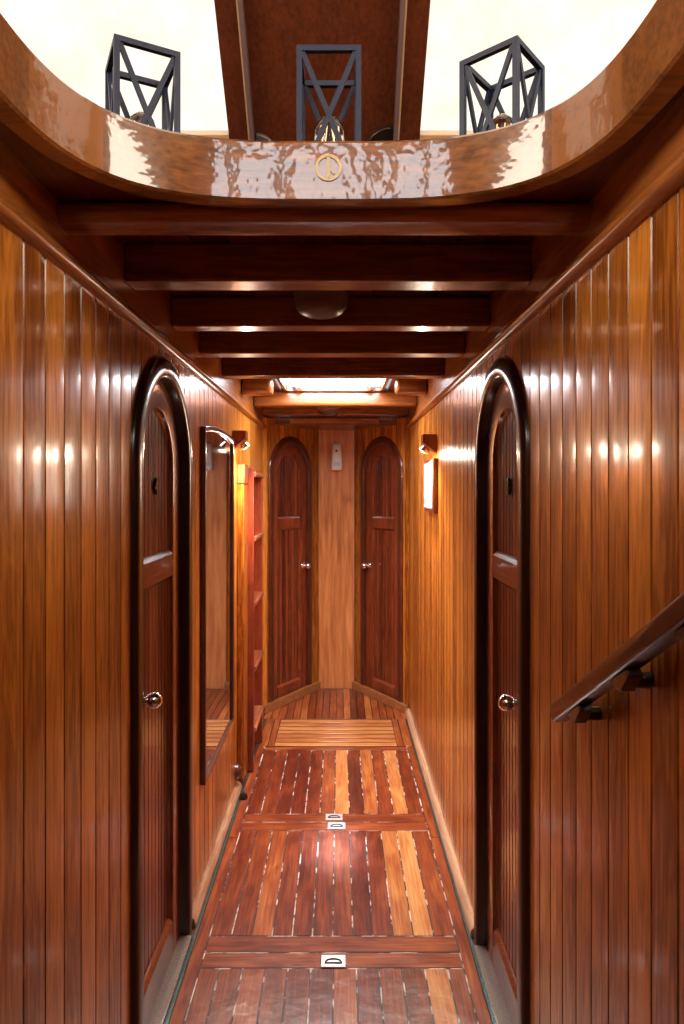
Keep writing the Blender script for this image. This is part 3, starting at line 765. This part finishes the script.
# ------------------------------------------------------------------ handrail
e = empty('handrail', (XR, 1.26, 1.085)); tag(e, 'dark wooden stair handrail sloping up along the right wall', 'handrail')
P0 = Vector((-0.038, 0.065, -0.018)); P1 = Vector((-0.038, -1.035, 0.618)); d = (P1-P0).normalized(); U = Vector((1, 0, 0)); V = d.cross(U); V = V if V.z > 0 else -V
pr = []
for (cx, cy) in ((1, 1), (-1, 1), (-1, -1), (1, -1)):
    for k in range(5):
        a = math.atan2(cy, cx)-PI/4+PI/2*k/4; pr.append((cx*0.011+0.005*math.cos(a), cy*0.010+0.006*math.sin(a)))
m = MB(); m.sweep([(P0, U, V), (P1, U, V)], pr); m.build('rail', MHAND, e, sharp=50)
for t in (0.09, 0.27, 0.45, 0.80):
    q = P0+(P1-P0)*t-V*0.017
    m = MB()
    a_, b_ = q-d*0.035, q+d*0.035
    m.prism([a_-U*0.010, b_-U*0.010, b_-U*0.010-V*0.012, q-U*0.010-V*0.024-d*0.004, a_-U*0.010-V*0.006], [a_+U*0.012, b_+U*0.012, b_+U*0.012-V*0.012, q+U*0.012-V*0.024-d*0.004, a_+U*0.012-V*0.006])
    m.tube([q-V*0.008+U*0.008, q-V*0.008+U*0.0375], 0.012, 14)
    m.build('bracket', MHAND, e, 0.002, sharp=40)

# ------------------------------------------------------------------ lanterns
def lantern(loc, rz, label):
    e = empty('lantern', loc, rz); tag(e, label, 'lantern', 'black metal cage lanterns behind the coaming')
    h, H, t = 0.0640, 0.273, 0.0110
    a = h-t/2
    m = MB()
    for sx in (-1, 1):
        for sy in (-1, 1): m.box((sx*a-t/2, sy*a-t/2, 0), (sx*a+t/2, sy*a+t/2, H))
    for z in (t/2, H-t/2):
        for s_ in (-1, 1):
            m.box((-a+t/2, s_*a-t/2, z-t/2), (a-t/2, s_*a+t/2, z+t/2)); m.box((s_*a-t/2, -a+t/2, z-t/2), (s_*a+t/2, a-t/2, z+t/2))
    m.build('cage', MBLACK, e)
    z0, z1 = t, H-t
    for k in range(4):
        m = MB(); an = k*PI/2; ca, sa = math.cos(an), math.sin(an)
        def rt(x, y, z): return (x*ca-y*sa, x*sa+y*ca, z)
        for (sx, o_) in ((1, 0.0), (-1, 0.0002)):
            m.bar(rt(-sx*(a-t/2), -a+o_, z0), rt(sx*(a-t/2), -a+o_, z1), 0.0100, 0.0060, up=rt(0, 1, 0) if True else None)
        m.build('cross_brace', MBLACK, e)
    m = MB(); m.lathe([(0, 0), (0.045, 0), (0.045, 0.006), (0.016, 0.010), (0.015, 0.035), (0, 0.035)], seg=20); m.build('lamp_holder', MDARK, e, sharp=40)
    m = MB(); m.lathe([(0.0, 0.030), (0.012, 0.032), (0.014, 0.055), (0.024, 0.085), (0.031, 0.112), (0.031, 0.132), (0.024, 0.152), (0.012, 0.164), (0.0, 0.168)], seg=24)
    b = m.build('bulb', MGLASS, e, sharp=80)
    m = MB()
    m.tube([(0.006*math.cos(v*2), 0.006*math.sin(v*2), 0.05+0.008*v) for v in range(4)], 0.004, 8)
    for k in range(6):
        an = k*PI/3; m.tube([(0.004*math.cos(an), 0.004*math.sin(an), 0.075), (0.014*math.cos(an), 0.014*math.sin(an), 0.10), (0.012*math.cos(an+0.3), 0.012*math.sin(an+0.3), 0.14)], 0.0009, 5)
    m.build('filament', MFIL, b)
    return e
ZS = 2.1065
lantern((-0.406, 1.40, ZS), math.atan2(0.054, 0.109), 'left black cage lantern, in front of the left bright window')
lantern((-0.022, 1.412, ZS), 0.0, 'middle black cage lantern, in front of the dark wooden panel')
lantern((0.335, 1.409, ZS), math.atan2(-0.08, 0.095), 'right black cage lantern, in front of the right bright window')
